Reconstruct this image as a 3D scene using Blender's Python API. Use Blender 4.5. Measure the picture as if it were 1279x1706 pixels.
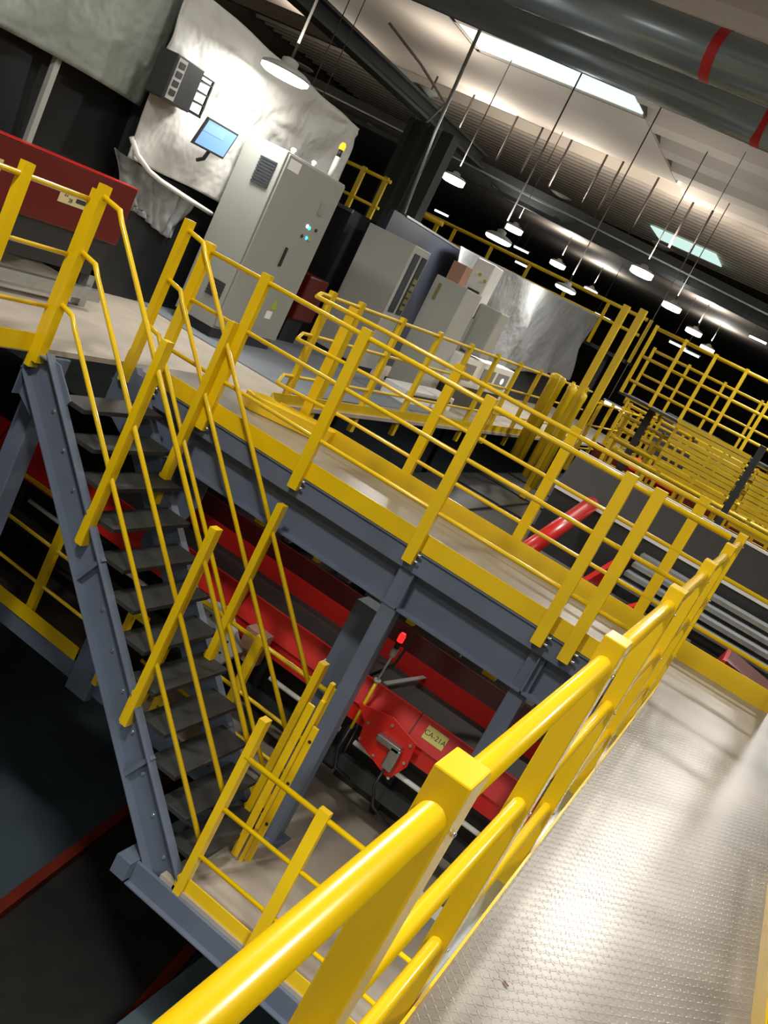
import bpy, bmesh, math, random
from mathutils import Vector, Matrix, Quaternion
random.seed(7)
S = bpy.context.scene
for o in list(bpy.data.objects): bpy.data.objects.remove(o)
C = S.collection

# ---------------------------------------------------------------- camera
EYE = 1.62
F_PX = 1590.0
pitch, roll, yaw = math.radians(13.6), math.radians(27.0), math.radians(20.6)
cd = bpy.data.cameras.new('camera'); cam = bpy.data.objects.new('camera', cd); C.objects.link(cam)
cd.sensor_fit = 'VERTICAL'; cd.sensor_height = 36.0; cd.lens = F_PX/1706*36.0
cd.clip_start = 0.05; cd.clip_end = 300
fw = Vector((-math.sin(yaw)*math.cos(pitch), math.cos(yaw)*math.cos(pitch), -math.sin(pitch)))
r0 = Vector((math.cos(yaw), math.sin(yaw), 0)); u0 = r0.cross(fw)
R_ = r0*math.cos(roll)+u0*math.sin(roll); U_ = -r0*math.sin(roll)+u0*math.cos(roll)
m = Matrix((R_, U_, -fw)).transposed().to_4x4(); m.translation = (0, 0, EYE)
cam.matrix_world = m
S.camera = cam

# ---------------------------------------------------------------- world, exposure
S.view_settings.view_transform = 'Standard'; S.view_settings.look = 'None'
S.view_settings.exposure = -0.1; S.view_settings.gamma = 1.0; S.view_settings.use_curve_mapping = False
w = bpy.data.worlds.new('world'); S.world = w; w.use_nodes = True
w.node_tree.nodes['Background'].inputs[0].default_value = (0.8, 0.88, 1.0, 1)
w.node_tree.nodes['Background'].inputs[1].default_value = 0.10

LIGHT_K = 1.0
def area(name, loc, size, power, col=(1, 0.97, 0.92), target=None, spread=180):
    l = bpy.data.lights.new(name, 'AREA'); l.shape = 'DISK'; l.size = size; l.energy = power*LIGHT_K; l.color = col
    l.spread = math.radians(spread)
    o = bpy.data.objects.new(name, l); C.objects.link(o); o.location = loc
    if target is not None:
        o.rotation_euler = (Vector(target)-Vector(loc)).to_track_quat('-Z', 'Y').to_euler()
    return o
# unseen lamps: the first placed from the deck highlight, the others added as fill
HALL = [((0.33, 12.4, 5.0), 0.45, 300), ((1.6, -0.4, 4.6), 0.8, 150), ((3.2, 4.5, 5.0), 0.8, 130), ((-3.0, 1.2, 5.2), 0.8, 380),
        ((-3.6, 6.6, 5.2), 0.8, 90), ((-2.0, 18.5, 5.8), 0.8, 300),
        ((1.5, 22.0, 5.5), 0.8, 300), ((2.5, 11.0, -0.2), 0.6, 40), ((-0.45, 3.9, -0.9), 0.5, 40), ((-2.6, 1.9, -0.5), 0.5, 34)]
UP_K = 1.0
# added, unseen bowl lamps that brighten the roof: (x, y, z, power)
UPLIGHT = [(-12.6, 16.6, 5.62, 45), (-12.6, 22.5, 5.62, 45), (-17.0, 13.6, 5.66, 70), (-17.0, 19.6, 5.66, 80), (-21.5, 19.6, 5.66, 70), (-19.0, 26.36, 5.53, 110), (-13.5, 28.1, 5.53, 120), (-10.5, 29.1, 5.53, 90), (-7.2, 30.1, 5.53, 110), (-3.0, 31.4, 5.53, 130), (1.0, 32.7, 5.53, 150),
           (2.2, 12.0, 4.2, 110), (3.2, 19.0, 4.2, 200), (1.0, 4.5, 4.8, 70), (-4.0, 4.0, 5.2, 60), (-15.0, 8.0, 4.9, 60)]

# ---------------------------------------------------------------- materials
def mat(name, col, rough=0.5, metal=0.0, noise=0.0, nscale=8.0, bump=0.0, bscale=60.0, emit=None, estr=0.0, spec=0.5, coat=0.0):
    m = bpy.data.materials.new(name); m.use_nodes = True; nt = m.node_tree; b = nt.nodes['Principled BSDF']
    b.inputs['Base Color'].default_value = (*col, 1); b.inputs['Roughness'].default_value = rough; b.inputs['Metallic'].default_value = metal
    b.inputs['Specular IOR Level'].default_value = spec; b.inputs['Coat Weight'].default_value = coat
    tc = nt.nodes.new('ShaderNodeTexCoord')
    if noise > 0:
        n = nt.nodes.new('ShaderNodeTexNoise'); n.inputs['Scale'].default_value = nscale; n.inputs['Detail'].default_value = 5
        nt.links.new(tc.outputs['Object'], n.inputs['Vector'])
        r = nt.nodes.new('ShaderNodeValToRGB'); r.color_ramp.elements[0].position = 0.3; r.color_ramp.elements[1].position = 0.7
        r.color_ramp.elements[0].color = (*[c*(1-noise) for c in col], 1); r.color_ramp.elements[1].color = (*[min(1, c*(1+noise*0.6)) for c in col], 1)
        nt.links.new(n.outputs['Fac'], r.inputs['Fac']); nt.links.new(r.outputs['Color'], b.inputs['Base Color'])
    if bump > 0:
        n2 = nt.nodes.new('ShaderNodeTexNoise'); n2.inputs['Scale'].default_value = bscale
        nt.links.new(tc.outputs['Object'], n2.inputs['Vector'])
        bp = nt.nodes.new('ShaderNodeBump'); bp.inputs['Strength'].default_value = bump; bp.inputs['Distance'].default_value = 0.01
        nt.links.new(n2.outputs['Fac'], bp.inputs['Height']); nt.links.new(bp.outputs['Normal'], b.inputs['Normal'])
    if emit: b.inputs['Emission Color'].default_value = (*emit, 1); b.inputs['Emission Strength'].default_value = estr
    return m
M = dict(
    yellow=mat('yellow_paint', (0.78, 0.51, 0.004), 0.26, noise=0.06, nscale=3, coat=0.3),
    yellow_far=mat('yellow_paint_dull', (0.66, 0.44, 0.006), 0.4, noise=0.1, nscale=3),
    steel=mat('blue_grey_paint', (0.115, 0.14, 0.19), 0.42, noise=0.12, nscale=2.5),
    tread=mat('dark_tread_steel', (0.022, 0.022, 0.019), 0.6, noise=0.2, nscale=12, bump=0.3, bscale=90),
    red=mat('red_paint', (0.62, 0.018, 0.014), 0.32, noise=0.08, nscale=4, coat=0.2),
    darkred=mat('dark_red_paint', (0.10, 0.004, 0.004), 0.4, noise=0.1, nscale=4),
    belt=mat('black_rubber', (0.022, 0.020, 0.018), 0.55, noise=0.2, nscale=5),
    black=mat('black_metal', (0.014, 0.015, 0.017), 0.45),
    charcoal=mat('charcoal_panel', (0.03, 0.032, 0.034), 0.4, noise=0.25, nscale=2),
    galv=mat('galvanised_steel', (0.42, 0.45, 0.46), 0.32, metal=0.85, noise=0.12, nscale=14),
    bolt=mat('bright_bolt', (0.75, 0.76, 0.78), 0.25, metal=0.9),
    duct=mat('duct_steel', (0.27, 0.33, 0.365), 0.27, metal=0.45),
    band=mat('red_band', (0.55, 0.01, 0.01), 0.45),
    grey=mat('light_grey_paint', (0.40, 0.40, 0.37), 0.42, noise=0.04, nscale=2),
    cabgrey=mat('cabinet_grey_paint', (0.27, 0.275, 0.25), 0.5, noise=0.04, nscale=2),
    grey2=mat('grey_vent', (0.24, 0.24, 0.22), 0.5),
    white=mat('white_paint', (0.78, 0.77, 0.72), 0.4),
    navy=mat('navy_panel', (0.028, 0.034, 0.05), 0.5),
    concrete=mat('painted_concrete', (0.40, 0.345, 0.275), 0.6, noise=0.16, nscale=2.2, bump=0.1),
    shadefloor=mat('shaded_brown_floor', (0.05, 0.037, 0.032), 0.6, noise=0.2, nscale=1.5),  # shade on the lower left deck is put into this base colour
    dullred=mat('dull_red_rail_paint', (0.16, 0.018, 0.008), 0.5, noise=0.3, nscale=5),
    ground=mat('blue_grey_ground', (0.09, 0.125, 0.15), 0.6, noise=0.2, nscale=1.2),
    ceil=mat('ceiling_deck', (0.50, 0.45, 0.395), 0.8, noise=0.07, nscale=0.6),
    ceilrib=mat('ceiling_rib', (0.50, 0.45, 0.39), 0.75, noise=0.06, nscale=0.6),
    girder=mat('brown_girder', (0.10, 0.085, 0.07), 0.6),
    dgirder=mat('dark_green_girder', (0.032, 0.037, 0.034), 0.55),
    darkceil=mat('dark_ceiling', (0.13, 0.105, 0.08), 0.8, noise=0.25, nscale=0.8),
    curtain=mat('black_curtain', (0.003, 0.004, 0.005), 0.55, bump=0.2, bscale=2),
    card=mat('cardboard', (0.36, 0.20, 0.13), 0.8),
    label=mat('yellow_label', (0.62, 0.58, 0.14), 0.5),
    cream=mat('cream_label', (0.55, 0.47, 0.24), 0.5),
    ink=mat('black_ink', (0.02, 0.02, 0.02), 0.6),
    olive=mat('olive_switch_blocks', (0.20, 0.17, 0.06), 0.6),
    floorgrey=mat('grey_mat_floor', (0.18, 0.20, 0.22), 0.55, noise=0.1, nscale=2),
    lamp_on=mat('lamp_diffuser', (1, 1, 1), 0.5, emit=(1.0, 0.98, 0.90), estr=9),
    tube_on=mat('light_tube', (1, 1, 1), 0.5, emit=(0.85, 0.95, 1.0), estr=5),
    sky=mat('skylight_glazing', (0.8, 0.95, 0.9), 0.6, emit=(0.66, 0.93, 0.86), estr=1.02),
    screen=mat('lit_screen', (0.1, 0.2, 0.4), 0.3, emit=(0.20, 0.36, 0.66), estr=0.8),
    screen2=mat('lit_screen_light', (0.1, 0.2, 0.4), 0.3, emit=(0.30, 0.48, 0.80), estr=0.8),
    green_on=mat('green_indicator', (0, 0.6, 0.4), 0.4, emit=(0.05, 1.0, 0.6), estr=2.5),
    blue_on=mat('blue_indicator', (0, 0.3, 0.8), 0.4, emit=(0.05, 0.4, 1.0), estr=3),
    white_on=mat('white_indicator', (1, 1, 1), 0.4, emit=(0.8, 1.0, 1.0), estr=3),
    red_on=mat('red_indicator', (0.8, 0, 0), 0.4, emit=(1.0, 0.02, 0.02), estr=1.6),
    red_glow=mat('red_lit_plastic', (0.75, 0.01, 0.01), 0.35, emit=(1.0, 0.01, 0.01), estr=0.55),
    amber_on=mat('amber_indicator', (0.9, 0.5, 0), 0.4, emit=(1.0, 0.55, 0.03), estr=1.2),
    lime=mat('lime_sticker', (0.30, 0.42, 0.02), 0.5),
)
# chequer plate deck: raised lozenges by bump
def deck_mat():
    m = bpy.data.materials.new('chequer_plate'); m.use_nodes = True; nt = m.node_tree; b = nt.nodes['Principled BSDF']
    tc = nt.nodes.new('ShaderNodeTexCoord')
    n = nt.nodes.new('ShaderNodeTexNoise'); n.inputs['Scale'].default_value = 1.6; n.inputs['Detail'].default_value = 6
    nt.links.new(tc.outputs['Object'], n.inputs['Vector'])
    r = nt.nodes.new('ShaderNodeValToRGB'); r.color_ramp.elements[0].position = 0.32; r.color_ramp.elements[1].position = 0.62
    r.color_ramp.elements[0].color = (0.215, 0.195, 0.168, 1); r.color_ramp.elements[1].color = (0.31, 0.28, 0.24, 1)
    nt.links.new(n.outputs['Fac'], r.inputs['Fac']); nt.links.new(r.outputs['Color'], b.inputs['Base Color'])
    b.inputs['Roughness'].default_value = 0.30; b.inputs['Metallic'].default_value = 0.25
    def loz(rot, off):
        mp = nt.nodes.new('ShaderNodeMapping'); mp.inputs['Rotation'].default_value = (0, 0, rot); mp.inputs['Location'].default_value = off
        mp.inputs['Scale'].default_value = (1/0.034, 1/0.034, 1)
        nt.links.new(tc.outputs['Object'], mp.inputs['Vector'])
        fr = nt.nodes.new('ShaderNodeVectorMath'); fr.operation = 'FRACTION'; nt.links.new(mp.outputs[0], fr.inputs[0])
        sb = nt.nodes.new('ShaderNodeVectorMath'); sb.operation = 'SUBTRACT'; sb.inputs[1].default_value = (0.5, 0.5, 0); nt.links.new(fr.outputs[0], sb.inputs[0])
        ml = nt.nodes.new('ShaderNodeVectorMath'); ml.operation = 'MULTIPLY'; ml.inputs[1].default_value = (2.4, 7.0, 0); nt.links.new(sb.outputs[0], ml.inputs[0])
        ln = nt.nodes.new('ShaderNodeVectorMath'); ln.operation = 'LENGTH'; nt.links.new(ml.outputs[0], ln.inputs[0])
        mr = nt.nodes.new('ShaderNodeMapRange'); mr.inputs[1].default_value = 0.7; mr.inputs[2].default_value = 1.0; mr.inputs[3].default_value = 1; mr.inputs[4].default_value = 0
        nt.links.new(ln.outputs['Value'], mr.inputs[0]); return mr
    a, c = loz(math.radians(45), (0, 0, 0)), loz(math.radians(-45), (0.5, 0.0, 0))
    mx = nt.nodes.new('ShaderNodeMath'); mx.operation = 'MAXIMUM'; nt.links.new(a.outputs[0], mx.inputs[0]); nt.links.new(c.outputs[0], mx.inputs[1])
    bp = nt.nodes.new('ShaderNodeBump'); bp.inputs['Strength'].default_value = 0.22; bp.inputs['Distance'].default_value = 0.002
    nt.links.new(mx.outputs[0], bp.inputs['Height']); nt.links.new(bp.outputs['Normal'], b.inputs['Normal'])
    return m
M['deck'] = deck_mat()
def cloth_mat(name, col, rough, metal=0.0):
    m = mat(name, col, rough, metal, noise=0.08, nscale=1.5, bump=0.9, bscale=4.0)
    for nd in m.node_tree.nodes:
        if nd.type == 'BUMP': nd.inputs['Distance'].default_value = 0.06
    return m
M['tarp_green'] = cloth_mat('grey_green_tarpaulin', (0.24, 0.27, 0.235), 0.55)
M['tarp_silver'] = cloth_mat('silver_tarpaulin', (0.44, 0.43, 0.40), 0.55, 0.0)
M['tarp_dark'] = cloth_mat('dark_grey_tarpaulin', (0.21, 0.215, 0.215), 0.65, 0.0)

# ---------------------------------------------------------------- mesh builder
class MB:
    def __init__(s): s.v = []; s.f = []; s.sm = []
    def hexa(s, pts):
        n = len(s.v); s.v += [tuple(p) for p in pts]
        for q in ((0,3,2,1),(4,5,6,7),(0,1,5,4),(1,2,6,5),(2,3,7,6),(3,0,4,7)): s.f.append(tuple(n+i for i in q)); s.sm.append(False)
        return s
    def box(s, x0, x1, y0, y1, z0, z1):
        if x0 > x1: x0, x1 = x1, x0
        if y0 > y1: y0, y1 = y1, y0
        if z0 > z1: z0, z1 = z1, z0
        return s.hexa([(x0,y0,z0),(x1,y0,z0),(x1,y1,z0),(x0,y1,z0),(x0,y0,z1),(x1,y0,z1),(x1,y1,z1),(x0,y1,z1)])
    def obox(s, c, ax, ay, az):
        c, ax, ay, az = map(Vector, (c, ax, ay, az))
        return s.hexa([c-ax-ay-az, c+ax-ay-az, c+ax+ay-az, c-ax+ay-az, c-ax-ay+az, c+ax-ay+az, c+ax+ay+az, c-ax+ay+az])
    def bar(s, a, b, wx, wy, up=(0, 0, 1)):
        a, b = Vector(a), Vector(b); d = (b-a); L = d.length; d.normalize()
        sd = d.cross(Vector(up)); 
        if sd.length < 1e-4: sd = d.cross(Vector((0, 1, 0)))
        sd.normalize(); u = sd.cross(d)
        return s.obox((a+b)/2, sd*wx/2, u*wy/2, d*L/2)
    def tube(s, pts, r, n=12, caps=True):
        pts = [Vector(p) for p in pts]; k0 = len(s.v)
        t0 = (pts[1]-pts[0]).normalized(); ref = Vector((0, 0, 1)) if abs(t0.z) < 0.9 else Vector((1, 0, 0))
        sd = t0.cross(ref).normalized()
        for i, p in enumerate(pts):
            a = (pts[i]-pts[i-1]).normalized() if i else (pts[1]-pts[0]).normalized()
            b = (pts[i+1]-pts[i]).normalized() if i < len(pts)-1 else a
            t = (a+b); t = t.normalized() if t.length > 1e-4 else a
            sd = (sd - t*sd.dot(t)).normalized(); u = t.cross(sd)
            k = 1/max(0.5, t.dot(a))
            for j in range(n):
                g = 2*math.pi*j/n; s.v.append(tuple(p+(sd*math.cos(g)+u*math.sin(g))*r*(k if i not in (0, len(pts)-1) else 1)))
        for i in range(len(pts)-1):
            for j in range(n):
                s.f.append((k0+i*n+j, k0+i*n+(j+1) % n, k0+(i+1)*n+(j+1) % n, k0+(i+1)*n+j)); s.sm.append(True)
        if caps:
            s.f.append(tuple(k0+j for j in reversed(range(n)))); s.sm.append(False)
            e = k0+(len(pts)-1)*n; s.f.append(tuple(e+j for j in range(n))); s.sm.append(False)
        return s
    def lathe(s, c, prof, n=24, axis='z'):
        k0 = len(s.v); c = Vector(c)
        for (r, z) in prof:
            for j in range(n):
                g = 2*math.pi*j/n; a, b = r*math.cos(g), r*math.sin(g)
                s.v.append(tuple(c+(Vector((a, b, z)) if axis == 'z' else Vector((z, a, b)) if axis == 'x' else Vector((b, z, a)))))
        for i in range(len(prof)-1):
            for j in range(n):
                s.f.append((k0+i*n+j, k0+i*n+(j+1) % n, k0+(i+1)*n+(j+1) % n, k0+(i+1)*n+j)); s.sm.append(True)
        s.f.append(tuple(k0+j for j in reversed(range(n)))); s.sm.append(False)
        e = k0+(len(prof)-1)*n; s.f.append(tuple(e+j for j in range(n))); s.sm.append(False)
        return s
    def extr(s, poly, f):      # poly: list of 2-D points, f(p,k) -> 3-D, k in 0,1
        n = len(poly); k = len(s.v); s.v += [tuple(f(p, 0)) for p in poly]+[tuple(f(p, 1)) for p in poly]
        s.f.append(tuple(k+i for i in reversed(range(n)))); s.f.append(tuple(k+n+i for i in range(n))); s.sm += [False, False]
        for i in range(n): s.f.append((k+i, k+(i+1) % n, k+n+(i+1) % n, k+n+i)); s.sm.append(False)
        return s
    def build(s, name, m, parent=None, bevel=0.0):
        me = bpy.data.meshes.new(name)
        pl = Vector((0, 0, 0))
        off = parent['_org'] if parent is not None and '_org' in parent else (0, 0, 0)
        me.from_pydata([(v[0]-off[0], v[1]-off[1], v[2]-off[2]) for v in s.v], [], s.f)
        me.polygons.foreach_set('use_smooth', s.sm)
        me.materials.append(M[m] if isinstance(m, str) else m)
        bm = bmesh.new(); bm.from_mesh(me); bmesh.ops.recalc_face_normals(bm, faces=bm.faces); bm.to_mesh(me); bm.free()
        me.update()
        o = bpy.data.objects.new(name, me); C.objects.link(o)
        if parent is not None:
            o.parent = parent; o['_org'] = list(off)
        if bevel:
            b = o.modifiers.new('bevel', 'BEVEL'); b.width = bevel; b.segments = 2; b.limit_method = 'ANGLE'
        return o
def thing(name, label, cat, loc=(0, 0, 0), group=None):
    o = bpy.data.objects.new(name, None); C.objects.link(o); o.location = loc; o.empty_display_size = 0.1
    o['label'] = label; o['category'] = cat; o['_org'] = list(loc)
    if group: o['group'] = group
    return o
def tag(o, label, cat, group=None):
    o['label'] = label; o['category'] = cat
    if group: o['group'] = group
    return o
def struct(name, mb, m):
    o = mb.build(name, m); o['kind'] = 'structure'; return o
def text_mesh(s, size, m, parent, origin, xdir, zdir, name='lettering', align='CENTER'):
    cu = bpy.data.curves.new(name, 'FONT'); cu.body = s; cu.size = size; cu.align_x = align; cu.align_y = 'CENTER'; cu.extrude = 0.0008
    t = bpy.data.objects.new(name, cu); C.objects.link(t)
    me = bpy.data.meshes.new_from_object(t.evaluated_get(bpy.context.evaluated_depsgraph_get()))
    bpy.data.objects.remove(t); bpy.data.curves.remove(cu)
    X, Y = Vector(xdir), Vector(zdir); N = X.cross(Y); off = Vector(parent['_org'])
    mt = Matrix((X, Y, N)).transposed().to_4x4(); mt.translation = Vector(origin)-off
    me.transform(mt); me.materials.clear(); me.materials.append(M[m])
    o = bpy.data.objects.new(name, me); C.objects.link(o); o.parent = parent; o['_org'] = list(off)
    return o

# ---------------------------------------------------------------- structure: floors, walls, ceiling
GZ, LZ = -5.5, -2.55
struct('floor', MB().box(-26, 12, -4, 62, GZ-0.2, GZ), 'ground')
struct('lower_deck', MB().box(-2.12, 5, 5.0, 12, LZ-0.03, LZ).box(-3.9, -2.12, 6.36, 12, LZ-0.03, LZ), 'concrete')
struct('lower_walkway_deck', MB().box(-12, -3.9, 6.36, 12, LZ-0.03, LZ), 'shadefloor')
struct('walkway_deck', MB().box(-4.72, 6, 6.0, 7.22, -0.04, 0.0), 'deck')
struct('side_deck', MB().box(-0.135, 0.71, -3, 6.0, -0.04, 0.0), 'deck')
struct('platform_deck', MB().box(-14, -4.72, -3, 7.22, -0.04, 0.0).box(-14, -4.22, 7.22, 26, -0.04, 0.0), 'concrete')
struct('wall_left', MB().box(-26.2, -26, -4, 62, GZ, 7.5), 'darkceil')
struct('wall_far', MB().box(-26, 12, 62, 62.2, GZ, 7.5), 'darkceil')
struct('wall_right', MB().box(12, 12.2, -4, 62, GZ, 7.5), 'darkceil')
struct('wall_near', MB().box(-26, 12, -4.2, -4, GZ, 7.5), 'grey')
struct('ceiling', MB().box(-26, 12, -4, 62, 7.4, 7.6), 'ceil')
# ribs across the hall, hung under the deck; the bays between them hold two skylights
def saw(y):      # folded roof panels right of the flat soffit
    return [(y, 7.0), (y+0.16, 7.34), (y+0.42, 7.34), (y+1.2, 7.0)]
prof = []
yy = 1.82
while yy < 29:
    prof += saw(yy); yy += 2.015
prof += [(yy, 7.0), (yy, 7.39), (1.82, 7.39)]
struct('ceiling_panels', MB().extr(prof, lambda p, k: (-7.30 if k == 0 else 12, p[0], p[1])), 'ceilrib')
for k in range(20):
    y = 30.9+0.62*k
    o = MB().extr([(y-0.15, 7.4), (y-0.06, 7.1), (y+0.06, 7.1), (y+0.15, 7.4)], lambda p, k: (-25 if k == 0 else 12, p[0], p[1])).build('ceiling_rib', 'ceilrib')
    o['kind'] = 'structure'

# ---------------------------------------------------------------- lamps
def CZ(x, y): return 6.98 if (x < -7.3 and y < 28.4) else 7.32 if y < 29 else 7.4
def pendant(loc, r, label, ztop=7.0, power=0, rod=True, group=None, glow=0.8, dd=0.03):
    x, y, z = loc
    t = thing('pendant_lamp', label, 'lamp', (x, y, z), group)
    MB().lathe((x, y, z), [(r, 0.0), (r*0.98, 0.03), (r*0.72, 0.06), (r*0.34, 0.08), (r*0.33, 0.13), (r*0.15, 0.15)], 28).build('lamp_shade', 'grey2', t)
    MB().lathe((x, y, z), [(r*0.80, -dd-0.02), (r*0.96, -dd), (r*0.97, -0.001)], 28).build('diffuser', 'lamp_on', t)
    if rod: MB().tube([(x, y, z+0.15), (x, y, CZ(x, y) if ztop >= 7.0 else ztop)], 0.014, 8).build('rod', 'girder', t)
    if power:
        a = area('lamp_light', (0, 0, -0.06), r*1.8, power); a.parent = t
        a = area('added_upglow', (0, 0, 0.3), r*1.6, power*glow); a.rotation_euler = (math.pi, 0, 0); a.parent = t  # upward light added above the shade to brighten the roof
    return t
for i, (l, s, p) in enumerate(HALL):
    if l[2] > 2:
        t = pendant((l[0], l[1], l[2]), s/2, 'round pendant lamp over the decks, unseen, one of a set mostly added as fill light', 7.3, 0, True, 'lamps above the frame')
        a = area('lamp_light', (0, 0, -0.07), s, p); a.parent = t
    else:
        t = thing('added_strip_lamp', 'added short light fitting below the upper level, unseen, brightening the lower parts', 'lamp', l, 'added lamps under the decks')  # added fitting, only there to lift the light on the lower level
        MB().box(l[0]-0.3, l[0]+0.3, l[1]-0.06, l[1]+0.06, l[2]+0.02, l[2]+0.08).build('housing', 'grey', t)
        a = area('lamp_light', (0, 0, -0.02), s, p); a.parent = t

for (x, y, z, p) in UPLIGHT:  # bowls added for roof fill light
    t = thing('added_uplighter', 'added round lamp bowl, unseen, throwing fill light onto the roof', 'lamp', (x, y, z), 'unseen uplighters added to brighten the roof')
    MB().lathe((x, y, z), [(0.10, -0.15), (0.35, -0.03), (0.36, 0.0)], 20).build('bowl', 'grey2', t)
    if z < 5.4: MB().tube([(x, y, z-0.25), (x, y, z-0.35), (x, y+0.5, z-0.35), (x, y+0.5, 6.9)], 0.02, 8).build('bracket_pipe', 'grey2', t)
    a = area('lamp_light', (0, 0, 0.03), 0.7, p*UP_K, (1.0, 0.90, 0.78)); a.rotation_euler = (math.pi, 0, 0); a.parent = t
pendant((-6.12, 8.28, 2.72), 0.26, 'large lit pendant lamp right in front of the silver tarpaulin', 6.3, 62, glow=0.12)
pendant((-5.9, 14.7, 2.62), 0.23, 'large lit pendant lamp above the cabinets on the platform, second from the left', 7.0, 45, glow=0.2)
pendant((-5.9, 19.15, 2.61), 0.23, 'large lit pendant lamp just above the top edge of the dark grey tarpaulin', 7.0, 45, glow=0.2)
for (x, y, lb) in ((-10.8, 22.5, 'small lit ceiling lamp beside the dark diagonal girder, left of its row'), (-10.9, 27.9, 'small lit ceiling lamp in the middle of the row above the dark cabinets'),
                   (-10.9, 33.2, 'small lit ceiling lamp at the right of the row above the dark tarpaulin'), (-10.9, 38.5, 'small lit ceiling lamp behind the high gantry rail'),
                   (-5.8, 23.7, 'bright small lamp under the long dark ceiling beam, first of three'), (-5.8, 28.9, 'bright small lamp under the long dark ceiling beam, middle of three'),
                   (-5.8, 34.3, 'bright small lamp under the long dark ceiling beam, last of three'), (-5.9, 39.5, 'faint small lamp right of the long dark beam')):
    pendant((x, y, 4.0), 0.30, lb, 4.99 if y > 31.4 else CZ(x, y), 80 if y > 31.4 else 22, True, None, 1.6, 0.12)
# tube lamps at the far end
for (x, y, z, lb) in ((-9.6, 14.5, 1.75, 'white light tube behind the grey control cabinet'), (-4.4, 22.0, 0.9, 'white light tube at the foot of the dark tarpaulin corner'),
                      (-1.9, 30.0, 3.7, 'pale light tube at the far right ceiling'), (-8.9, 13.1, 2.65, 'white light tube beside the amber beacon'),
                      (-12.66, 34.00, 3.92, 'pale teal light tube above the dark tarpaulin, left one'),
                      (-12.72, 35.00, 3.52, 'pale teal light tube just behind the gantry rail over the machines'),
                      (-8.80, 34.00, 3.06, 'pale teal light tube between the tall yellow posts'),
                      (-6.01, 34.00, 3.31, 'pale teal light tube behind the high guardrail, left'),
                      (-5.63, 35.00, 3.31, 'pale teal light tube behind the high guardrail, second'),
                      (-3.79, 34.00, 4.58, 'pale light tube at the right edge above the high guardrail'),
                      (-16.18, 34.00, 3.87, 'pale light tube behind the small rail piece by the grooved column')):
    t = thing('tube_lamp', lb, 'lamp', (x, y, z)); MB().tube([(x-0.3, y, z), (x+0.3, y, z)], 0.035, 10).build('tube', 'tube_on', t)
    MB().tube([(x-0.25, y, z+0.07), (x-0.25, y, z+0.3), (x-0.25, y+0.02, 4.98 if y > 31.4 else 6.9)], 0.008, 6).build('hanger', 'girder', t)
    MB().box(x-0.34, x+0.34, y-0.05, y+0.05, z+0.035, z+0.07).build('housing', 'grey2', t)

# ---------------------------------------------------------------- guardrails
def post(mb, x, y, z0, z1, ang, wl=0.08, wc=0.05):
    d = Vector((math.cos(ang), math.sin(ang), 0)); n = Vector((-d.y, d.x, 0))
    mb.obox((x, y, (z0+z1)/2), d*wl/2, n*wc/2, (0, 0, (z1-z0)/2)); return mb
def guardrail(label, pts, z, posts, hs=(1.065, 0.68, 0.27), top=1.12, drop=0.13, r=0.019, m='yellow', group=None, toe=None, bolts=True, name='guardrail', wl=0.08, wc=0.05, n=12, bev=0.0, toe_h=(-0.03, 0.10)):
    root = thing(name, label, 'railing', (pts[0][0], pts[0][1], z), group)
    for (x, y, a) in posts:
        p = post(MB(), x, y, z-drop, z+top, a, wl, wc).build('post', m, root, bev)
        if bolts:
            d = Vector((math.cos(a), math.sin(a), 0)); nn = Vector((-d.y, d.x, 0)); b = MB()
            for dz in (-0.05, -0.10):
                c = Vector((x, y, z+dz)); s_ = d*(wl/2+0.001)
                b.tube([c+s_, c+s_+d*0.03], 0.009, 8); 
            b.build('bolt', 'bolt', p)
    for k, hh in enumerate(hs):
        MB().tube([(q[0], q[1], z+hh) for q in pts], r if k == 0 else r*0.85, n).build(('top_rail', 'middle_rail', 'lower_rail')[min(k, 2)], m, root)
    if toe:
        for (a, b) in zip(toe[:-1], toe[1:]):
            v = Vector((b[0]-a[0], b[1]-a[1], 0)).normalized(); nn = Vector((-v.y, v.x, 0))*0.004
            c = Vector(((a[0]+b[0])/2, (a[1]+b[1])/2, z+(toe_h[0]+toe_h[1])/2)); L = math.dist(a, b)/2
            MB().obox(c, v*L, nn, (0, 0, (toe_h[1]-toe_h[0])/2)).build('toe_board', m, root)
    return root
X0, Y0 = 0.0, math.pi/2
# foreground rail, running away from the camera
guardrail('thick yellow guardrail in the foreground beside the chequer-plate deck', [(-0.165, -0.4), (-0.165, 6.05)], 0,
          [(-0.165, 1.09+1.0*k, Y0) for k in range(-1, 5)]+[(-0.165, 5.98, Y0)], toe=[(-0.131, -0.5), (-0.131, 5.9)], wc=0.054, n=28, bev=0.003, bolts=False, r=0.021, hs=(1.058, 0.68, 0.27))
g = thing('floor_edge_angle', 'grey steel edge angle along the foreground deck behind the toe board', 'edging', (-0.15, 1, -0.2))
MB().box(-0.142, -0.136, -1, 5.9, -0.22, 0.03).box(-0.20, -0.142, -1, 5.9, -0.06, -0.045).build('angle', 'galv', g)
o = MB().bar((0.009, 2.522, 0.004), (0.025, 2.514, 0.004), 0.004, 0.004).build('wood_chip', 'card'); tag(o, 'tiny brown wood chip lying on the chequer-plate deck', 'chip')
guardrail('yellow guardrail at the right edge of the foreground deck', [(0.74, -0.5), (0.74, 4.55)], 0, [(0.76, 4.5, Y0), (0.76, 3.3, Y0), (0.76, 2.1, Y0)], toe=[(0.71, -0.5), (0.71, 4.5)], bolts=False)
fg = [o for o in C.objects if o.name.startswith('guardrail') and o.type == 'EMPTY'][0]
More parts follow.
